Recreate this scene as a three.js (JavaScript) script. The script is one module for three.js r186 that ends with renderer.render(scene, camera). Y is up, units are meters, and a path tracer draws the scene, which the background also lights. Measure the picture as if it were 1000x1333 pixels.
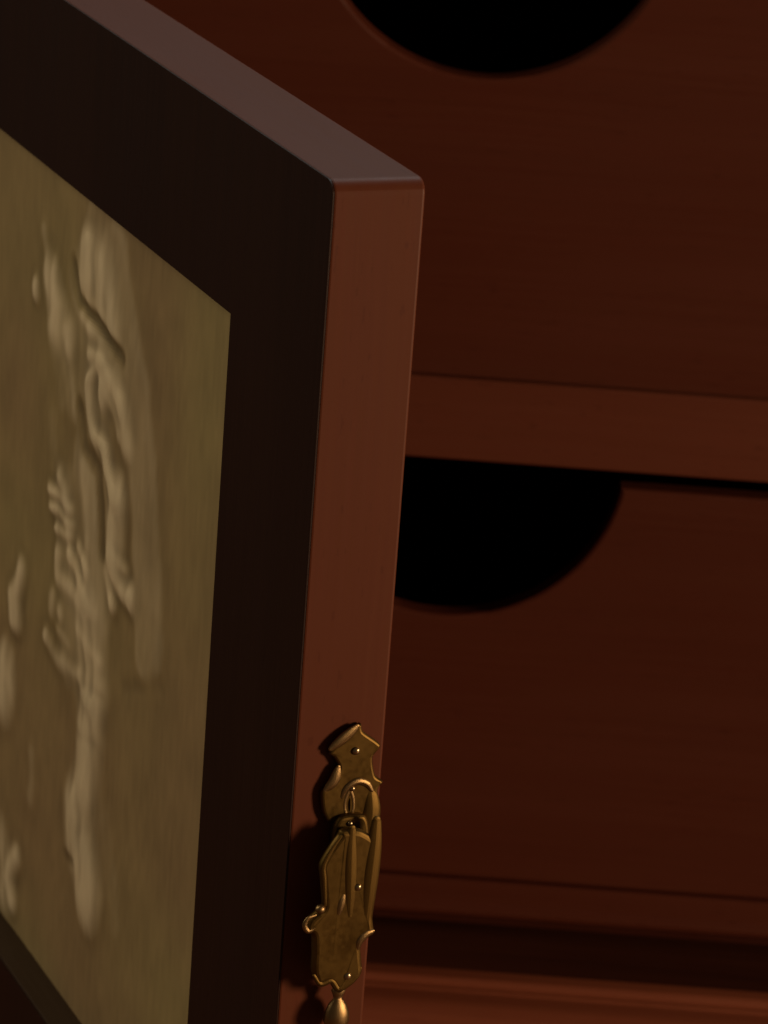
import * as THREE from 'three';
import { mergeGeometries, toCreasedNormals } from 'three/addons/utils/BufferGeometryUtils.js';

// ---------------------------------------------------------------- camera, light, exposure
const MM = 0.001;
const W = 0.258, T = 0.015, DH = 0.2215;              // door: width, thickness, height
const YAW = THREE.MathUtils.degToRad(23.5);
const E = new THREE.Vector3(Math.sin(YAW), 0, Math.cos(YAW));        // hinge -> free end
const OUT = new THREE.Vector3(-Math.cos(YAW), 0, Math.sin(YAW));     // door's outer face normal
const SHIFT = new THREE.Vector3(-0.0135, 0.412, 0.81375);            // eye of the camera
const corner = new THREE.Vector3(-0.01105912, -0.14019676, -0.57314867).add(SHIFT);   // top outer corner of the free end

const scene = new THREE.Scene();
const camera = new THREE.PerspectiveCamera(14.606, 0.75, 0.02, 30);
{
  const pitch = THREE.MathUtils.degToRad(18.4), roll = 0.0745;
  camera.position.copy(SHIFT);
  const fw = new THREE.Vector3(0, -Math.sin(pitch), -Math.cos(pitch));
  const up0 = new THREE.Vector3(0, Math.cos(pitch), -Math.sin(pitch));
  camera.up.set(-Math.sin(roll), 0, 0).addScaledVector(up0, Math.cos(roll));
  camera.lookAt(camera.position.clone().add(fw));
  camera.focus = 0.63; camera.userData.fStop = 46;
}
const renderer = new THREE.WebGLRenderer({ antialias: true });
renderer.setSize(768, 1024);
renderer.toneMapping = THREE.LinearToneMapping;
renderer.toneMappingExposure = 1;
renderer.shadowMap.enabled = true;
scene.background = new THREE.Color().setRGB(0.05, 0.038, 0.028);      // dim, warm room all round

function areaLight(at, to, w, h, rgb, power) {
  const l = new THREE.RectAreaLight(new THREE.Color().setRGB(...rgb), power, w, h);
  l.position.set(...at); l.lookAt(...to); l.name = 'unseen_area_light'; scene.add(l);
}
areaLight([0.90, 0.30, 0.53], [0, 0.2, 0.2], 0.16, 0.2, [1, 0.70, 0.42], 88);         // lamp standing to the right
areaLight([-1.15, 0.9, 0.22], [-0.08, 0.2, 0.15], 0.5, 0.5, [1, 0.86, 0.58], 6.3);     // unseen soft fill from the left, brightens the panel
areaLight([0.1, 1.7, -0.9], [0, 0.27, 0.15], 1.2, 0.6, [0.88, 0.95, 0.93], 5.9);        // added soft light high behind the cabinet, greys the door top

// ---------------------------------------------------------------- helpers
function rng(seed) { let s = seed >>> 0; return () => { s = (s + 0x6D2B79F5) >>> 0; let t = s; t = Math.imul(t ^ (t >>> 15), t | 1); t ^= t + Math.imul(t ^ (t >>> 7), t | 61); return ((t ^ (t >>> 14)) >>> 0) / 4294967296; }; }
function noiseGrid(seed, nx, ny) {                      // value noise that repeats after nx by ny cells
  const r = rng(seed), g = new Float32Array(nx * ny).map(() => r());
  return (u, v) => {
    const x = u * nx, y = v * ny, xi = Math.floor(x), yi = Math.floor(y), fx = x - xi, fy = y - yi;
    const sx = fx * fx * (3 - 2 * fx), sy = fy * fy * (3 - 2 * fy), m = (a, n) => ((a % n) + n) % n;
    const at = (a, b) => g[m(b, ny) * nx + m(a, nx)];
    return (at(xi, yi) * (1 - sx) + at(xi + 1, yi) * sx) * (1 - sy) + (at(xi, yi + 1) * (1 - sx) + at(xi + 1, yi + 1) * sx) * sy;
  };
}
function dataTexture(w, h, f, srgb) {
  const d = new Uint8Array(w * h * 4);
  for (let y = 0; y < h; y++) for (let x = 0; x < w; x++) {
    const c = f((x + 0.5) / w, (y + 0.5) / h), i = (y * w + x) * 4;
    for (let k = 0; k < 3; k++) d[i + k] = Math.max(0, Math.min(255, Math.round(c[k] * 255)));
    d[i + 3] = 255;
  }
  const t = new THREE.DataTexture(d, w, h); t.wrapS = t.wrapT = THREE.RepeatWrapping;
  t.magFilter = THREE.LinearFilter; t.minFilter = THREE.LinearMipmapLinearFilter; t.generateMipmaps = true;
  if (srgb) t.colorSpace = THREE.SRGBColorSpace;
  t.needsUpdate = true; return t;
}
const toS = (c) => (c <= 0.0031308 ? 12.92 * c : 1.055 * Math.pow(c, 1 / 2.4) - 0.055);
// straight-grained varnished wood: u runs along the grain. tile = 0.24 m by 0.09 m
function woodMaterial(seed, rgb, opt = {}) {
  const band = noiseGrid(seed, 3, 14), fine = noiseGrid(seed + 1, 5, 90), hair = noiseGrid(seed + 2, 14, 220), blot = noiseGrid(seed + 3, 4, 3), wob = noiseGrid(seed + 4, 5, 4), pore = noiseGrid(seed + 5, 70, 256);
  const k = opt.contrast ?? 1;
  const grain = (u, v) => { const w = v + 0.035 * (wob(u, v) - 0.5); return 0.42 * (band(u, w) - 0.5) + 0.3 * (fine(u, w) - 0.5) + 0.22 * (hair(u, w) - 0.5) + 0.3 * (blot(u, v) - 0.5); };
  const map = dataTexture(1024, 512, (u, v) => {
    const p = pore(u, v) > 0.9 ? 0.88 : 1, m = (1 + 1.0 * k * grain(u, v)) * p;
    return [toS(rgb[0] * m), toS(rgb[1] * Math.pow(m, 1.25)), toS(rgb[2] * Math.pow(m, 1.3))];
  }, true);
  const rough = dataTexture(512, 256, (u, v) => { const g = (opt.rough ?? 0.42) + 0.12 * grain(u, v) + 0.1 * (blot(u * 2, v * 2) - 0.5); return [0, g, 0]; });
  const bump = dataTexture(1024, 512, (u, v) => { const p = pore(u, v) > 0.9 ? -0.12 : 0; const g = 0.5 + 0.5 * (fine(u, v) - 0.5) + 0.4 * (hair(u, v) - 0.5) + p; return [g, g, g]; });
  for (const t of [map, rough, bump]) t.repeat.set(1 / 0.24, 1 / 0.09);
  return new THREE.MeshPhysicalMaterial({ map, roughnessMap: rough, roughness: 1, bumpMap: bump, bumpScale: opt.bump ?? 0.00003, clearcoat: opt.coat ?? 0.03, clearcoatRoughness: 0.3, specularIntensity: opt.spec ?? 0.3 });
}
// uv in metres by the face's main direction; grain axis 0, 1 or 2; crease keeps bevels smooth
function boxUV(geo, grain, off = 0, crease = 0.2) {
  let g = geo.index ? geo.toNonIndexed() : geo;
  g.deleteAttribute('uv'); if (crease) g = toCreasedNormals(g, crease);
  const p = g.attributes.position, uv = new Float32Array(p.count * 2), a = new THREE.Vector3(), b = new THREE.Vector3(), c = new THREE.Vector3();
  for (let i = 0; i < p.count; i += 3) {
    a.fromBufferAttribute(p, i); b.fromBufferAttribute(p, i + 1).sub(a); c.fromBufferAttribute(p, i + 2).sub(a);
    const n = b.cross(c), m = [Math.abs(n.x), Math.abs(n.y), Math.abs(n.z)], ax = m.indexOf(Math.max(...m));
    const rest = [0, 1, 2].filter((q) => q !== ax), ua = rest.includes(grain) ? grain : rest[0], va = rest.find((q) => q !== ua);
    for (let j = i; j < i + 3; j++) { const v = [p.getX(j), p.getY(j), p.getZ(j)]; uv[j * 2] = v[ua] + off; uv[j * 2 + 1] = v[va] + off * 1.7; }
  }
  g.setAttribute('uv', new THREE.BufferAttribute(uv, 2)); return g;
}
function mesh(name, geo, mat, parent) {
  const m = new THREE.Mesh(geo, mat); m.name = name; m.castShadow = m.receiveShadow = true; parent.add(m); return m;
}
function poly(list) { const s = new THREE.Shape(); for (let i = 0; i < list.length; i += 2) (i ? s.lineTo(list[i], list[i + 1]) : s.moveTo(list[i], list[i + 1])); s.closePath(); return s; }
// an outline pushed out along z between z0 and z1 with rounded edges of radius r that stay inside the outline
function slab(shape, z0, z1, r = 0.0006, seg = 2, curve = 24) {
  const g = new THREE.ExtrudeGeometry(shape, { depth: z1 - z0 - 2 * r, bevelEnabled: r > 0, bevelThickness: r, bevelSize: r, bevelOffset: -r, bevelSegments: seg, curveSegments: curve });
  g.translate(0, 0, z0 + r); return g;
}
function board(x0, x1, y0, y1, z0, z1, r = 0.0005) { return slab(poly([x0, y0, x1, y0, x1, y1, x0, y1]), z0, z1, r, 3); }
function profile(list, x0, x1) {                        // outline in (z, y) drawn along x
  const sh = poly(list.flatMap((v, i) => (i % 2 ? [] : [-v, list[i + 1]])));
  const g = new THREE.ExtrudeGeometry(sh, { depth: x1 - x0, bevelEnabled: false }); g.rotateY(Math.PI / 2); g.translate(x0, 0, 0); return g;
}

// ---------------------------------------------------------------- materials
const woodCase = woodMaterial(11, [0.098, 0.027, 0.0150], { contrast: 0.16 });
const woodDrawer = woodMaterial(23, [0.064, 0.0152, 0.0080], { contrast: 0.16 });
const woodDoor = woodMaterial(37, [0.093, 0.0238, 0.0098], { contrast: 0.1, rough: 0.55, spec: 0.25, coat: 0.02, bump: 0.000008 });
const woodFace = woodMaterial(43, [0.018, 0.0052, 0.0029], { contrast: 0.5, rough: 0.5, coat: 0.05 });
const woodMoulding = woodMaterial(67, [0.155, 0.042, 0.021], { contrast: 0.5, rough: 0.42, coat: 0.12 });  // lighter tone, the highlight on the moulding is put into the colour
const woodLedge = woodMaterial(47, [0.05, 0.03, 0.019], { contrast: 0.4, rough: 0.5 });  // greyer tone, light reflected by the ledge is put into the colour
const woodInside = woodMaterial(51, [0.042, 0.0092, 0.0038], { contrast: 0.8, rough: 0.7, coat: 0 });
const brass = new THREE.MeshStandardMaterial({ color: new THREE.Color().setRGB(0.40, 0.28, 0.14), metalness: 1, roughness: 0.38 });
{
  const n1 = noiseGrid(71, 12, 12), n2 = noiseGrid(72, 60, 60);
  brass.roughnessMap = dataTexture(256, 256, (u, v) => { const g = 0.95 + 0.25 * (n1(u, v) - 0.5) + 0.2 * (n2(u, v) - 0.5); return [0, g, 0]; });
  brass.map = dataTexture(256, 256, (u, v) => { const m = 0.85 + 0.1 * (n1(u + 0.3, v) - 0.5) + 0.06 * (n2(u, v) - 0.5); return [m, m * 0.97, m * 0.93]; }, true);
  brass.bumpMap = dataTexture(256, 256, (u, v) => { const g = 0.6 * n1(u, v) + 0.4 * n2(u, v); return [g, g, g]; }); brass.bumpScale = 0.00001;
  for (const t of [brass.map, brass.roughnessMap, brass.bumpMap]) t.repeat.set(28, 28);
}

const tarnish = brass.clone(); tarnish.color.setRGB(0.18, 0.115, 0.036); tarnish.roughness = 0.5;
const polished = brass.clone(); polished.color.setRGB(0.6, 0.47, 0.3); polished.roughness = 0.3; polished.bumpMap = null;

// ---------------------------------------------------------------- the cabinet
const CZ = -0.11;
const cabinet = new THREE.Group(); cabinet.name = 'wooden_cabinet'; cabinet.position.set(0, 0, CZ); scene.add(cabinet);
cabinet.userData = { label: 'reddish brown wooden cabinet with its gilded relief door open, two finger-hole drawers inside', category: 'cabinet' };
const put = (name, geo, mat, parent = cabinet) => { geo.translate(0, 0, parent === cabinet ? -CZ : 0); return mesh(name, geo, mat, parent); };
const Y = (mm) => SHIFT.y + mm * MM;                     // heights measured from the eye, in millimetres
const HALF = 0.130, BACK = -0.215;
put('base_board', boxUV(board(-HALF - 0.016, HALF + 0.016, Y(-412), Y(-380.2), BACK, 0.001), 0, 0.5), woodCase);
put('side_panel', boxUV(board(-HALF - 0.016, -HALF, Y(-380), Y(-121), BACK, 0.0009), 1), woodCase);
put('side_panel', boxUV(board(HALF, HALF + 0.016, Y(-380), Y(-121), BACK, 0.0009), 1, 0.3), woodCase);
put('back_panel', boxUV(board(-HALF, HALF, Y(-380), Y(-121), BACK, BACK + 0.006), 1, 0.1), woodInside);
put('top_panel', boxUV(board(-HALF - 0.02, HALF + 0.02, Y(-121), Y(-107), BACK - 0.004, 0.006, 0.002), 0, 0.2), woodCase);
put('top_rail', boxUV(board(-HALF, HALF, Y(-139), Y(-121.2), -0.016, 0.003), 0, 0.5), woodCase);
put('divider_rail', boxUV(board(-HALF, HALF, Y(-256.9), Y(-238.8), -0.018, 0.003, 0.0007), 0, 0.7), woodCase);
put('shelf', boxUV(board(-HALF, HALF, Y(-252), Y(-243), BACK + 0.006, -0.0182), 0, 0.4), woodInside);
put('bottom_panel', boxUV(board(-HALF, HALF, Y(-362.0), Y(-355.6), BACK + 0.006, -0.0102), 0, 0.35), woodInside);
put('bottom_rail', boxUV(profile([-10, -354.6, 0.6, -354.6, 1.0, -355.0, 1.2, -359.6, 1.9, -360.4, 2.5, -361.4, 2.2, -362.4, 1.3, -363, -10, -363].map((v, i) => (i % 2 ? Y(v) : v * MM)), -HALF, HALF), 0, 0.9), woodDrawer);
{
  put('recess_board', boxUV(board(-HALF, HALF, Y(-380), Y(-363.2), -0.036, -0.027), 0, 0.15), woodDrawer);
}
{
  put('recess_floor', boxUV(board(-HALF, HALF, Y(-380), Y(-377), -0.0268, 0.001), 0, 0.25), woodInside);  // darker wood paints in the shade of the gap below the rail
  const pts = [1.1, -376.2, 3.6, -376.2];
  for (let i = 0; i <= 20; i++) { const a = Math.PI / 2 - i * Math.PI / 20; pts.push(4.4 + 1.5 * Math.cos(a), -377.7 + 1.5 * Math.sin(a)); }
  pts.push(4.6, -379.4, 4.7, -380.0, 5.4, -380.1);
  for (let i = 0; i <= 24; i++) { const a = Math.PI / 2 - i * Math.PI * 0.62 / 24; pts.push(7 + 8 * Math.cos(a), -388.3 + 8 * Math.sin(a)); }
  pts.push(13.5, -393, 13.5, -396, 16, -397, 16, -412, 1.1, -412);
  put('base_moulding', boxUV(profile(pts.map((v, i) => (i % 2 ? Y(v) : v * MM)), -HALF - 0.02, HALF + 0.02), 0, 0.65, 0.2), woodMoulding);
}

function makeDrawer(yTop, yBottom, cutDrop, off) {       // front with a half-round finger hole cut from its top edge
  const d = new THREE.Group(); d.name = 'drawer'; d.position.set(0, 0, -CZ); cabinet.add(d);
  const hw = HALF - 0.0006, R = 0.0372, cy = yTop + cutDrop, half = Math.sqrt(R * R - cutDrop * cutDrop), a0 = Math.asin(-cutDrop / R);
  const s = new THREE.Shape();
  s.moveTo(-hw, yBottom); s.lineTo(hw, yBottom); s.lineTo(hw, yTop); s.lineTo(half, yTop);
  s.absarc(0, cy, R, a0, -Math.PI - a0, true);
  s.lineTo(-hw, yTop); s.closePath();
  mesh('drawer_front', boxUV(slab(s, -0.0065, 0, 0.0009, 2, 64), 0, off), woodDrawer, d);
  const depth = BACK + 0.012, wall = yTop - 0.012;
  for (const k of [-1, 1]) mesh('drawer_side', boxUV(board(k > 0 ? hw - 0.008 : -hw, k > 0 ? hw : -hw + 0.008, yBottom, wall, depth, -0.0067), 2, off), woodInside, d);
  mesh('drawer_back', boxUV(board(-hw + 0.0081, hw - 0.0081, yBottom, wall, depth, depth + 0.008), 0, off), woodInside, d);
  mesh('drawer_base', boxUV(board(-hw + 0.0081, hw - 0.0081, yBottom + 0.003, yBottom + 0.007, depth + 0.0081, -0.0067), 0, off), woodInside, d);
}
makeDrawer(Y(-143.3), Y(-242.6), 0.0058, 0.33);
makeDrawer(Y(-261.5), Y(-354.4), 0.0056, 0.81);

// ---------------------------------------------------------------- the door (x: from the hinge to the free end, y up, z: outwards)
const hinge = corner.clone().addScaledVector(E, -W); hinge.y -= DH;
const door = new THREE.Group(); door.name = 'door'; door.position.copy(hinge); door.position.z -= CZ; door.rotation.y = -(Math.PI / 2 - YAW); cabinet.add(door);
door.userData.label = 'open door with a dark frame round a gilded relief panel';
const S0 = 0.0389, TOP = 0.0313, BOT = 0.0313, REC = 0.0065;
{
  const s = new THREE.Shape(); s.moveTo(0, 0); s.lineTo(W, 0); s.lineTo(W, DH - 0.0024); s.absarc(W - 0.0024, DH - 0.0024, 0.0024, 0, Math.PI / 2, false); s.lineTo(0, DH); s.closePath();
  const hole = poly([S0, BOT, W - S0, BOT, W - S0, DH - TOP, S0, DH - TOP]); s.holes.push(hole);
  mesh('door_frame', boxUV(slab(s, -T, -0.0002, 0.0005, 3), 1, 0.2), woodDoor, door);
  const ring = poly([S0 - 0.0012, BOT - 0.0012, W - S0 + 0.0012, BOT - 0.0012, W - S0 + 0.0012, DH - TOP + 0.0012, S0 - 0.0012, DH - TOP + 0.0012]);
  ring.holes.push(poly([S0 + 0.0002, BOT + 0.0002, W - S0 - 0.0002, BOT + 0.0002, W - S0 - 0.0002, DH - TOP - 0.0002, S0 + 0.0002, DH - TOP - 0.0002]));
  mesh('panel_moulding', boxUV(slab(ring, -REC - 0.001, -0.0003, 0.0004, 3), 0, 0.4), woodLedge, door);
  mesh('frame_face', boxUV(slab(s, -0.00035, 0, 0.0001, 2), 1, 0.6), woodFace, door);  // thin layer that makes the outer face darker than the door edges
  mesh('backing_board', boxUV(board(S0 - 0.002, W - S0 + 0.002, BOT - 0.002, DH - TOP + 0.002, -T + 0.001, -REC - 0.0015), 1), woodInside, door);
}
// strokes of the embossing: [radius, height, then points: millimetres from the free end, millimetres below the top]
const STROKES = [
  [6.3, 0.7, 113.6, 43.2, 108.3, 50.2, 103.8, 57.3, 96.5, 66.3, 92.9, 73.5, 89.2, 86.4, 85.2, 106.3],
  [5.8, 0.5, 122.8, 40.1, 125.5, 45.1, 121.1, 51.0, 106.6, 60.9],
  [8.8, 0.8, 129.6, 53.3, 122.8, 62.9, 119.0, 76.2, 115.2, 95.3, 114.4, 118.7, 113.9, 139.7, 112.8, 159.1],
  [6.4, 0.8, 132.9, 92.4, 129.5, 109.2, 126.5, 123.2],
  [5.0, 0.8, 146.5, 56.6, 138.8, 64.7, 132.8, 74.6],
  [3.5, 1.8, 128.2, 44.7, 127.4, 50.0],
  [5.3, 1.1, 120.5, 46.3, 116.7, 51.4, 113.5, 55.4],
  [1.2, -1.3, 135.5, 49.8, 132.0, 55.4, 120.7, 56.3, 106.0, 59.4],
  [4.6, 1.8, 147.9, 56.4, 144.1, 60.5, 143.6, 63.6],
  [1.9, 1.2, 157.5, 59.4, 157.2, 61.1],
  [1.7, 1.2, 129.5, 56.9, 128.4, 58.2, 122.4, 59.6],
  [3.1, 1.5, 136.3, 63.3, 135.1, 65.1],
  [2.2, 0.6, 153.3, 48.8, 149.3, 53.6],
  [1.4, 1.9, 123.6, 63.4, 115.0, 62.4, 122.1, 67.4],
  [2.7, 2.1, 113.7, 65.0, 114.5, 68.5],
  [1.9, 2.1, 122.8, 68.6, 122.0, 74.3, 119.8, 76.8, 112.7, 77.2, 111.4, 80.5, 107.9, 83.2, 104.1, 85.2],
  [2.8, 1.4, 109.8, 65.0, 103.6, 69.3, 101.3, 73.5],
  [1.6, -0.9, 128.6, 74.8, 125.0, 81.1, 116.7, 82.9, 113.6, 88.9, 111.9, 97.1],
  [1.8, 1.7, 137.3, 90.6, 132.8, 93.2],
  [1.0, 1.9, 143.3, 95.1, 128.9, 94.6],
  [0.9, 1.9, 141.9, 98.2, 127.6, 97.2],
  [0.8, 1.9, 138.1, 101.1, 128.2, 99.3],
  [4.9, 1.1, 126.2, 84.7, 121.6, 88.4, 118.2, 93.1, 117.7, 97.0, 113.7, 102.7, 111.0, 108.5],
  [3.9, 2.0, 104.8, 83.7, 105.5, 90.2, 105.1, 95.5],
  [2.1, 1.7, 105.1, 95.9, 102.4, 99.3, 95.0, 100.1],
  [1.7, 1.6, 108.4, 99.5, 104.5, 105.0],
  [0.9, 1.3, 103.0, 95.2, 98.6, 96.1],
  [1.8, 1.8, 129.5, 103.0, 123.0, 106.6, 115.8, 109.4],
  [1.3, 1.6, 124.8, 100.7, 118.5, 103.1],
  [2.2, 1.5, 135.6, 105.8, 135.8, 110.5, 119.8, 109.8],
  [2.9, 1.5, 158.1, 117.0, 160.4, 121.8, 159.7, 127.0],
  [2.0, 1.4, 163.2, 123.5, 161.5, 128.2],
  [2.3, 1.5, 138.9, 115.6, 138.6, 117.6],
  [1.7, 1.5, 133.5, 116.7, 133.0, 117.1],
  [7.0, 1.5, 118.0, 112.6, 114.6, 117.0, 113.0, 121.6],
  [1.8, 1.3, 141.9, 124.1, 134.5, 126.0, 116.4, 123.2],
  [0.9, 1.1, 135.3, 120.4, 126.9, 120.7],
  [1.9, 2.0, 117.3, 126.3, 112.7, 127.1],
  [5.4, 2.1, 113.0, 127.9, 114.5, 132.8, 114.9, 142.3],
  [0.5, -0.2, 120.1, 135.3, 109.4, 133.6],
  [0.6, -0.2, 119.9, 123.8, 106.7, 122.5],
  [6.4, 2.0, 119.8, 149.7, 118.0, 155.5, 111.9, 159.1, 110.3, 163.5],
  [3.0, 1.2, 116.9, 143.9, 118.7, 150.8],
  [0.7, -0.6, 125.5, 161.5, 118.1, 161.1],
  [6.0, 1.9, 164.9, 140.6, 166.4, 144.7],
  [2.5, 1.8, 153.6, 174.1, 157.4, 180.0, 154.3, 183.9],
  [4.7, 1.2, 165.5, 173.6, 159.8, 177.8, 159.9, 184.4],
  [2.9, 0.5, 146.9, 150.6, 146.3, 158.8],
  [4.2, 0.4, 143.9, 81.0, 141.7, 89.3],
  [3.7, 0.5, 145.3, 65.1, 139.8, 76.8],
  [1.2, 1.1, 115.3, 66.3, 109.7, 68.9, 105.6, 73.3],
  [1.4, 1.1, 122.1, 115.6, 114.6, 117.3, 108.3, 117.6],
  [1.9, 1.1, 120.3, 103.0, 116.3, 106.0, 112.3, 109.0],
  [1.6, -0.5, 97.9, 117.3, 78.8, 110.1],
  [4.5, 0.4, 102.0, 146.9, 95.3, 162.2],
];
{
  const x0 = W - S0 - 0.181, sp = 0.00045, x1 = S0 - 0.0015, nx = Math.round((W - 2 * S0 + 0.003) / sp), y0 = BOT - 0.0015, ny = Math.round((DH - TOP - BOT + 0.003) / sp);
  const n1 = noiseGrid(91, 60, 60), n2 = noiseGrid(92, 20, 20), n3 = noiseGrid(93, 150, 110), w1 = noiseGrid(94, 18, 18), w2 = noiseGrid(95, 18, 18);
  const fl1 = noiseGrid(97, 30, 6), fl2 = noiseGrid(98, 54, 8);
  const hgt = new Float32Array((nx + 1) * (ny + 1));
  for (let j = 0; j <= ny; j++) for (let i = 0; i <= nx; i++) {
    const X = x1 + i * sp, Yy = y0 + j * sp, u = i / nx, v = j / ny;
    let s = (W - X) * 1000 + 1.6 * (w1(u * 1.7, v * 1.7) - 0.5), y = (DH - Yy) * 1000 + 1.2 * (w2(u * 1.7, v * 1.7) - 0.5);
    let acc = 0, base = 0, cut = 0, k0 = 0;
    for (const q of STROKES) {
      const r = q[0];
      let best = 1e9;
      for (let k = 2; k + 3 < q.length; k += 2) {
        const ax = q[k], ay = q[k + 1], bx = q[k + 2] - ax, by = q[k + 3] - ay, t = Math.max(0, Math.min(1, ((s - ax) * bx + (y - ay) * by) / (bx * bx + by * by)));
        best = Math.min(best, Math.hypot(s - ax - bx * t, y - ay - by * t));
      }
      if (best > r * 1.7) { k0++; continue; }
      const e = best / (r * 1.7), f = e < 1 ? (1 - e * e) * (1 - e * e) : 0;
      if (q[1] < 0) cut += 1.5 * q[1] * f; else if (k0++ < 2) base = Math.max(base, q[1] * Math.min(1, f * 2.2)); else acc = Math.pow(Math.pow(acc, 2) + Math.pow(q[1] * f, 2), 1 / 2);
    }
    const fold = acc > 0.25 ? Math.min(1, acc - 0.25) * ((1 - Math.min(1, -cut)) * 1.0 * (fl1(s / 75 + y / 420 + 0.006 * Math.sin(y / 6), y / 150) - 0.5) + 0.28 * (fl2(s / 60 + y / 200, s / 300 - y / 90) - 0.5)) : 0;
    const worn = fold + 0.06 * (n1(u, v) - 0.5) + 0.18 * (n2(u, v) - 0.5) + 0.07 * (n3(u, v) - 0.5);
    hgt[j * (nx + 1) + i] = (Math.max(-0.6, acc + base + cut * (acc > 0.15 ? 1 : 0.55)) + worn) * MM;
  }
  { // worn by handling: smooth it a little
    const c = hgt.slice(), o = nx + 1;
    for (let pass = 0; pass < 5; pass++) { for (let j = 1; j < ny; j++) for (let i = 1; i < nx; i++) { const k = j * o + i; c[k] = 0.25 * hgt[k] + 0.125 * (hgt[k - 1] + hgt[k + 1] + hgt[k - o] + hgt[k + o]) + 0.0625 * (hgt[k - o - 1] + hgt[k - o + 1] + hgt[k + o - 1] + hgt[k + o + 1]); } hgt.set(c); }
  }
  const soft = new Float32Array(hgt.length), tmp = new Float32Array(hgt.length), R = 6;      // the same relief smoothed, to tell crests from hollows
  for (const [src, dst, st, len, rows, rst] of [[hgt, tmp, 1, nx + 1, ny + 1, nx + 1], [tmp, soft, nx + 1, ny + 1, nx + 1, 1]]) for (let r = 0; r < rows; r++) {
    const at = (k) => src[r * rst + Math.max(0, Math.min(len - 1, k)) * st]; let sum = 0;
    for (let k = -R; k <= R; k++) sum += at(k);
    for (let k = 0; k < len; k++) { dst[r * rst + k * st] = sum / (2 * R + 1); sum += at(k + R + 1) - at(k - R); }
  }
  const pos = [], uv = [], idx = [];
  for (let j = 0; j <= ny; j++) for (let i = 0; i <= nx; i++) { pos.push(x1 + i * sp, y0 + j * sp, -REC + 0.56 * hgt[j * (nx + 1) + i]); uv.push(i / nx, j / ny); }
  for (let j = 0; j < ny; j++) for (let i = 0; i < nx; i++) { const a = j * (nx + 1) + i, b = a + 1, c = a + nx + 1; idx.push(a, b, c, b, c + 1, c); }
  const g = new THREE.BufferGeometry(); g.setAttribute('position', new THREE.Float32BufferAttribute(pos, 3)); g.setAttribute('uv', new THREE.Float32BufferAttribute(uv, 2)); g.setIndex(idx); g.computeVertexNormals();
  // old gilding: high parts rubbed paler with highlights painted in, hollows painted darker; browner and greener tarnish patches
  const p1 = noiseGrid(81, 7, 6), p2 = noiseGrid(82, 26, 22), p3 = noiseGrid(83, 160, 40);
  const map = dataTexture(1024, 1024, (u, v) => {
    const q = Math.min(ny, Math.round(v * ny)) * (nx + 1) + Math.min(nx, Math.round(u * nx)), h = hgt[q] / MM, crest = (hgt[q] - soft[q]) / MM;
    const rubHighlight = Math.max(0, Math.min(1, (0.6 * h + 0.4 * soft[q] / MM - 0.3) / 1.75 + 0.8 * Math.max(0, crest))), t = p1(u, v), m = (1 - Math.min(0.45, Math.max(0, -crest) * 0.8)) * (0.88 + 0.16 * (p2(u, v) - 0.5) + 0.12 * (p3(u, v) - 0.5) + 0.1 * (t - 0.5));
    const L = (a, b) => a + (b - a) * rubHighlight;
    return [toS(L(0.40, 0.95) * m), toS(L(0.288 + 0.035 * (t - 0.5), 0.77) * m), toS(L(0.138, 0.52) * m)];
  }, true);
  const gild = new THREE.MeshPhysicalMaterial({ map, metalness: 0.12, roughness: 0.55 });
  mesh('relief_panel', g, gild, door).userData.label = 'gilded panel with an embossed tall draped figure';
}

// ---------------------------------------------------------------- brass fitting on the free edge of the door (x: from outer to inner face, y from the door's top, z: off the edge)
const fit = new THREE.Group(); fit.name = 'lock_plate'; fit.position.copy(corner); fit.position.z -= CZ; fit.rotation.y = YAW; cabinet.add(fit);
fit.userData.label = 'ornate brass lock plate with a hanging pull';
function curve3(list, z) { const p = []; for (let i = 0; i < list.length; i += 2) p.push(new THREE.Vector3(list[i] * MM, list[i + 1] * MM, z * MM)); return new THREE.CatmullRomCurve3(p); }
function tube(list, z, r, closed = false, flat = 0.6) { const c = curve3(list, 0); c.closed = closed; const g = new THREE.TubeGeometry(c, list.length * 6, r * MM, 12, closed), p = g.attributes.position, v0 = new THREE.Vector3(); if (!closed) for (let i = 0, n = list.length * 6; i <= n; i++) { c.getPointAt(i / n, v0); const k = 0.4 + 0.75 * Math.pow(Math.sin(Math.PI * (0.06 + 0.88 * i / n)), 0.8); for (let j = i * 13; j < i * 13 + 13; j++) p.setXYZ(j, v0.x + (p.getX(j) - v0.x) * k, v0.y + (p.getY(j) - v0.y) * k, p.getZ(j) * k); } if (!closed) g.computeVertexNormals(); g.scale(1, 1, flat); g.translate(0, 0, z * MM); if (!closed) { const v = c.getPoint(0), w = c.getPoint(1); const caps = [v, w].map((q) => { const s = new THREE.SphereGeometry(r * MM * 0.54, 12, 8); s.translate(q.x, q.y, 0); s.scale(1, 1, flat); s.translate(0, 0, z * MM); return s; }); return mergeGeometries([g, ...caps]); } return g; }
function ball(x, y, z, r, fz = 1) { const g = new THREE.SphereGeometry(r * MM, 20, 14); g.scale(1, 1, fz); g.translate(x * MM, y * MM, z * MM); return g; }
const UP = [10.09, -86.29, 10.9, -87.6, 13.97, -90.08, 12.83, -92.04, 13.45, -95.07, 14.84, -96.35, 14.05, -97.84, 14.97, -103.12, 14.81, -106.11, 13.99, -107.34, 8.33, -106.14, 7.56, -104.5, 7.57, -102.81, 5.99, -102.27, 4.94, -100.24, 4.59, -97.11, 6.31, -95.97, 7.14, -93.35, 6.25, -91.6, 5.52, -90.38];
const HOLE = [9.3, -97.3, 9.9, -98.7, 10.0, -100.6, 9.5, -101.7, 8.8, -100.9, 8.6, -99.0];
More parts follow.
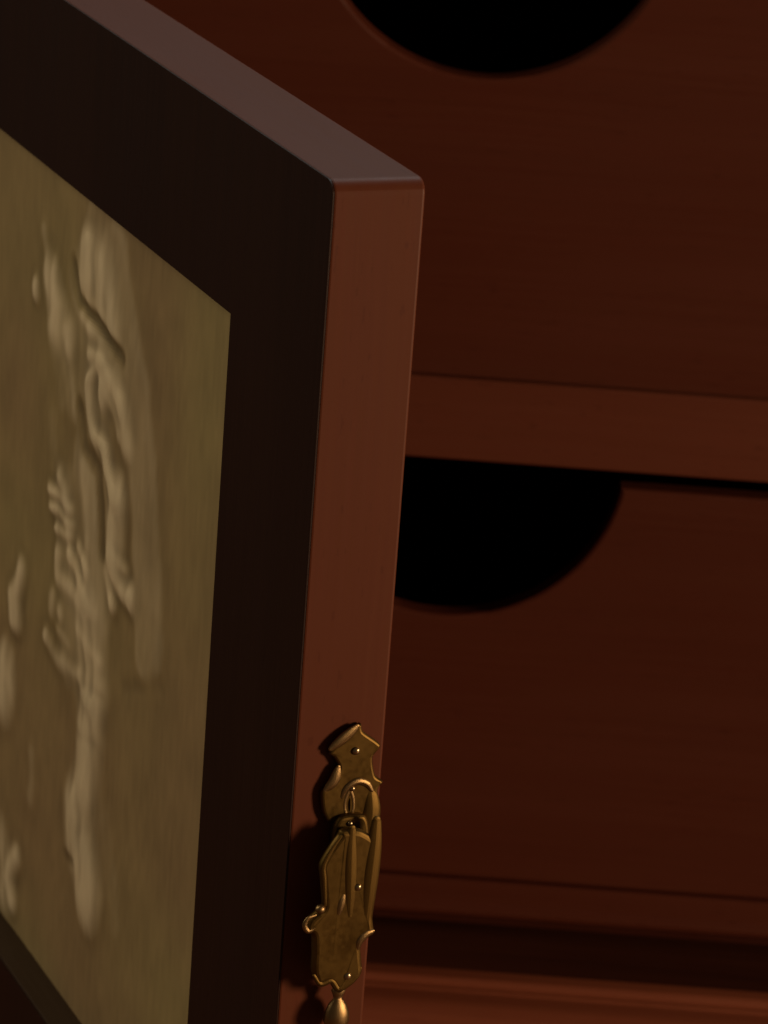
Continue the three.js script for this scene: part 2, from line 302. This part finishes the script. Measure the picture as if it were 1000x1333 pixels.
const LOW = [7.11, -102.28, 6.41, -103.25, 5.25, -104.95, 3.79, -107.92, 4.1, -110.42, 4.67, -114.91, 3.83, -115.74, 2.5, -116.91, 2.0, -119.08, 3.21, -119.74, 3.55, -122.8, 3.62, -125.71, 4.57, -128.2, 6.65, -128.16, 8.35, -130.22, 9.87, -129.59, 11.23, -128.54, 12.15, -126.92, 11.83, -124.36, 11.63, -121.69, 13.64, -120.58, 13.29, -117.64, 13.61, -113.34, 13.37, -108.47, 13.64, -105.24, 10.21, -102.58];
{
  const worn = (l) => { const p = []; for (let i = 0; i < l.length; i += 2) p.push(new THREE.Vector3(l[i] * MM, l[i + 1] * MM, 0)); return new THREE.Shape(new THREE.CatmullRomCurve3(p, true, 'catmullrom', 0.4).getPoints(l.length * 4).slice(0, -1).map((q) => new THREE.Vector2(q.x, q.y))); };
  const up = worn(UP); up.holes.push(worn(HOLE));
  mesh('back_plate', slab(up, 0.00005, 0.0013, 0.0005, 3), tarnish, fit);
  mesh('hanging_pull', slab(worn(LOW), 0.0032, 0.0052, 0.0009, 4), tarnish, fit);
  mesh('key_hole_rim', tube(HOLE, 1.2, 0.3, true), brass, fit);
  mesh('hinge_lug', slab(worn([7.6, -101.2, 11.6, -101.2, 12.6, -104.2, 11.8, -107.4, 7.2, -107.4, 6.4, -104.2]), 0.0006, 0.0026, 0.0006, 3), tarnish, fit);
  mesh('arch_rib', tube([8.0, -98.2, 8.5, -97.0, 9.4, -96.2, 10.6, -95.8, 12.0, -96.3, 13.0, -97.6], 1.2, 0.6, false, 0.7), brass, fit);
  mesh('side_pillar', tube([12.9, -97.6, 13.2, -101, 12.9, -105, 12.6, -107], 0.9, 1.5, false, 0.5), tarnish, fit);
  mesh('leaf_tip', tube([5.6, -90.0, 7.66, -88.37, 9.75, -86.6], 1.1, 0.8, false, 0.5), brass, fit);
  mesh('shoulder_rib', tube([7.1, -93.2, 6.5, -95.4, 5.2, -96.9], 1.1, 0.8, false, 0.5), brass, fit);
  mesh('pull_rib', tube([8.55, -101.95, 8.6, -106.1, 8.86, -111.33, 9.16, -117.0], 5.0, 0.95, false, 0.4), tarnish, fit);
  mesh('pull_rib', tube([12.6, -101, 12.5, -105, 12.2, -111, 12.0, -118.4], 4.8, 1.3, false, 0.45), tarnish, fit);
  mesh('pull_rib', tube([6.9, -103.2, 5.6, -105.0, 4.25, -107.92, 4.5, -110.42, 5.0, -114.7], 4.9, 0.45), tarnish, fit);
  mesh('pull_rib', tube([7.2, -116.5, 7.6, -114.5, 7.9, -113], 5.0, 0.6), brass, fit);
  mesh('scroll', tube([3.4, -116.2, 2.2, -116.6, 1.7, -117.8, 2.4, -118.8, 3.4, -118.2, 3.1, -117.4], 5.0, 0.38), brass, fit);
  mesh('scroll', tube([13.3, -119.9, 12.2, -120.3, 11.2, -121.3, 10.9, -122.6], 5.05, 0.6), brass, fit);
  mesh('scroll', ball(4.1, -115.2, 5.0, 0.8), brass, fit);
  mesh('lower_rib', tube([3.9, -126.6, 5.2, -128.2, 6.9, -127.8, 8.2, -129.3, 9.4, -127.9, 11, -127.7, 11.7, -126.2], 4.9, 0.5), tarnish, fit);
  mesh('pin', ball(9.6, -96.9, 1.4, 0.45, 0.8), polished, fit);
  mesh('pin', ball(9.1, -102.2, 2.7, 0.45, 0.8), polished, fit);
  mesh('pin', ball(10.15, -112.0, 5.2, 0.6, 0.7), polished, fit);
  mesh('pin', ball(9.75, -90.6, 1.4, 0.65, 0.7), polished, fit);
  mesh('pin', ball(9.5, -127.2, 5.1, 0.65, 0.7), polished, fit);
  const f = new THREE.LatheGeometry([[0, 0], [0.8, -0.3], [1.2, -1.0], [0.9, -1.8], [0.7, -2.4], [1.5, -3.4], [2.0, -4.8], [2.2, -6.2], [1.6, -7.6], [0.8, -8.4], [0, -8.7]].map(([r, y]) => new THREE.Vector2(r * MM, y * MM)).reverse(), 20);
  f.scale(1, 1, 0.7); f.translate(9.1 * MM, -129.6 * MM, 2.9 * MM);
  mesh('drop_finial', f, brass, fit);
}

// ---------------------------------------------------------------- the surface it stands on
{
  const t = mesh('table_top', boxUV(board(-0.6, 0.6, -0.03, 0, -0.5, 0.6, 0.002), 0), woodMaterial(61, [0.12, 0.05, 0.025]), scene);
  t.userData.kind = 'structure';
}
renderer.render(scene, camera);
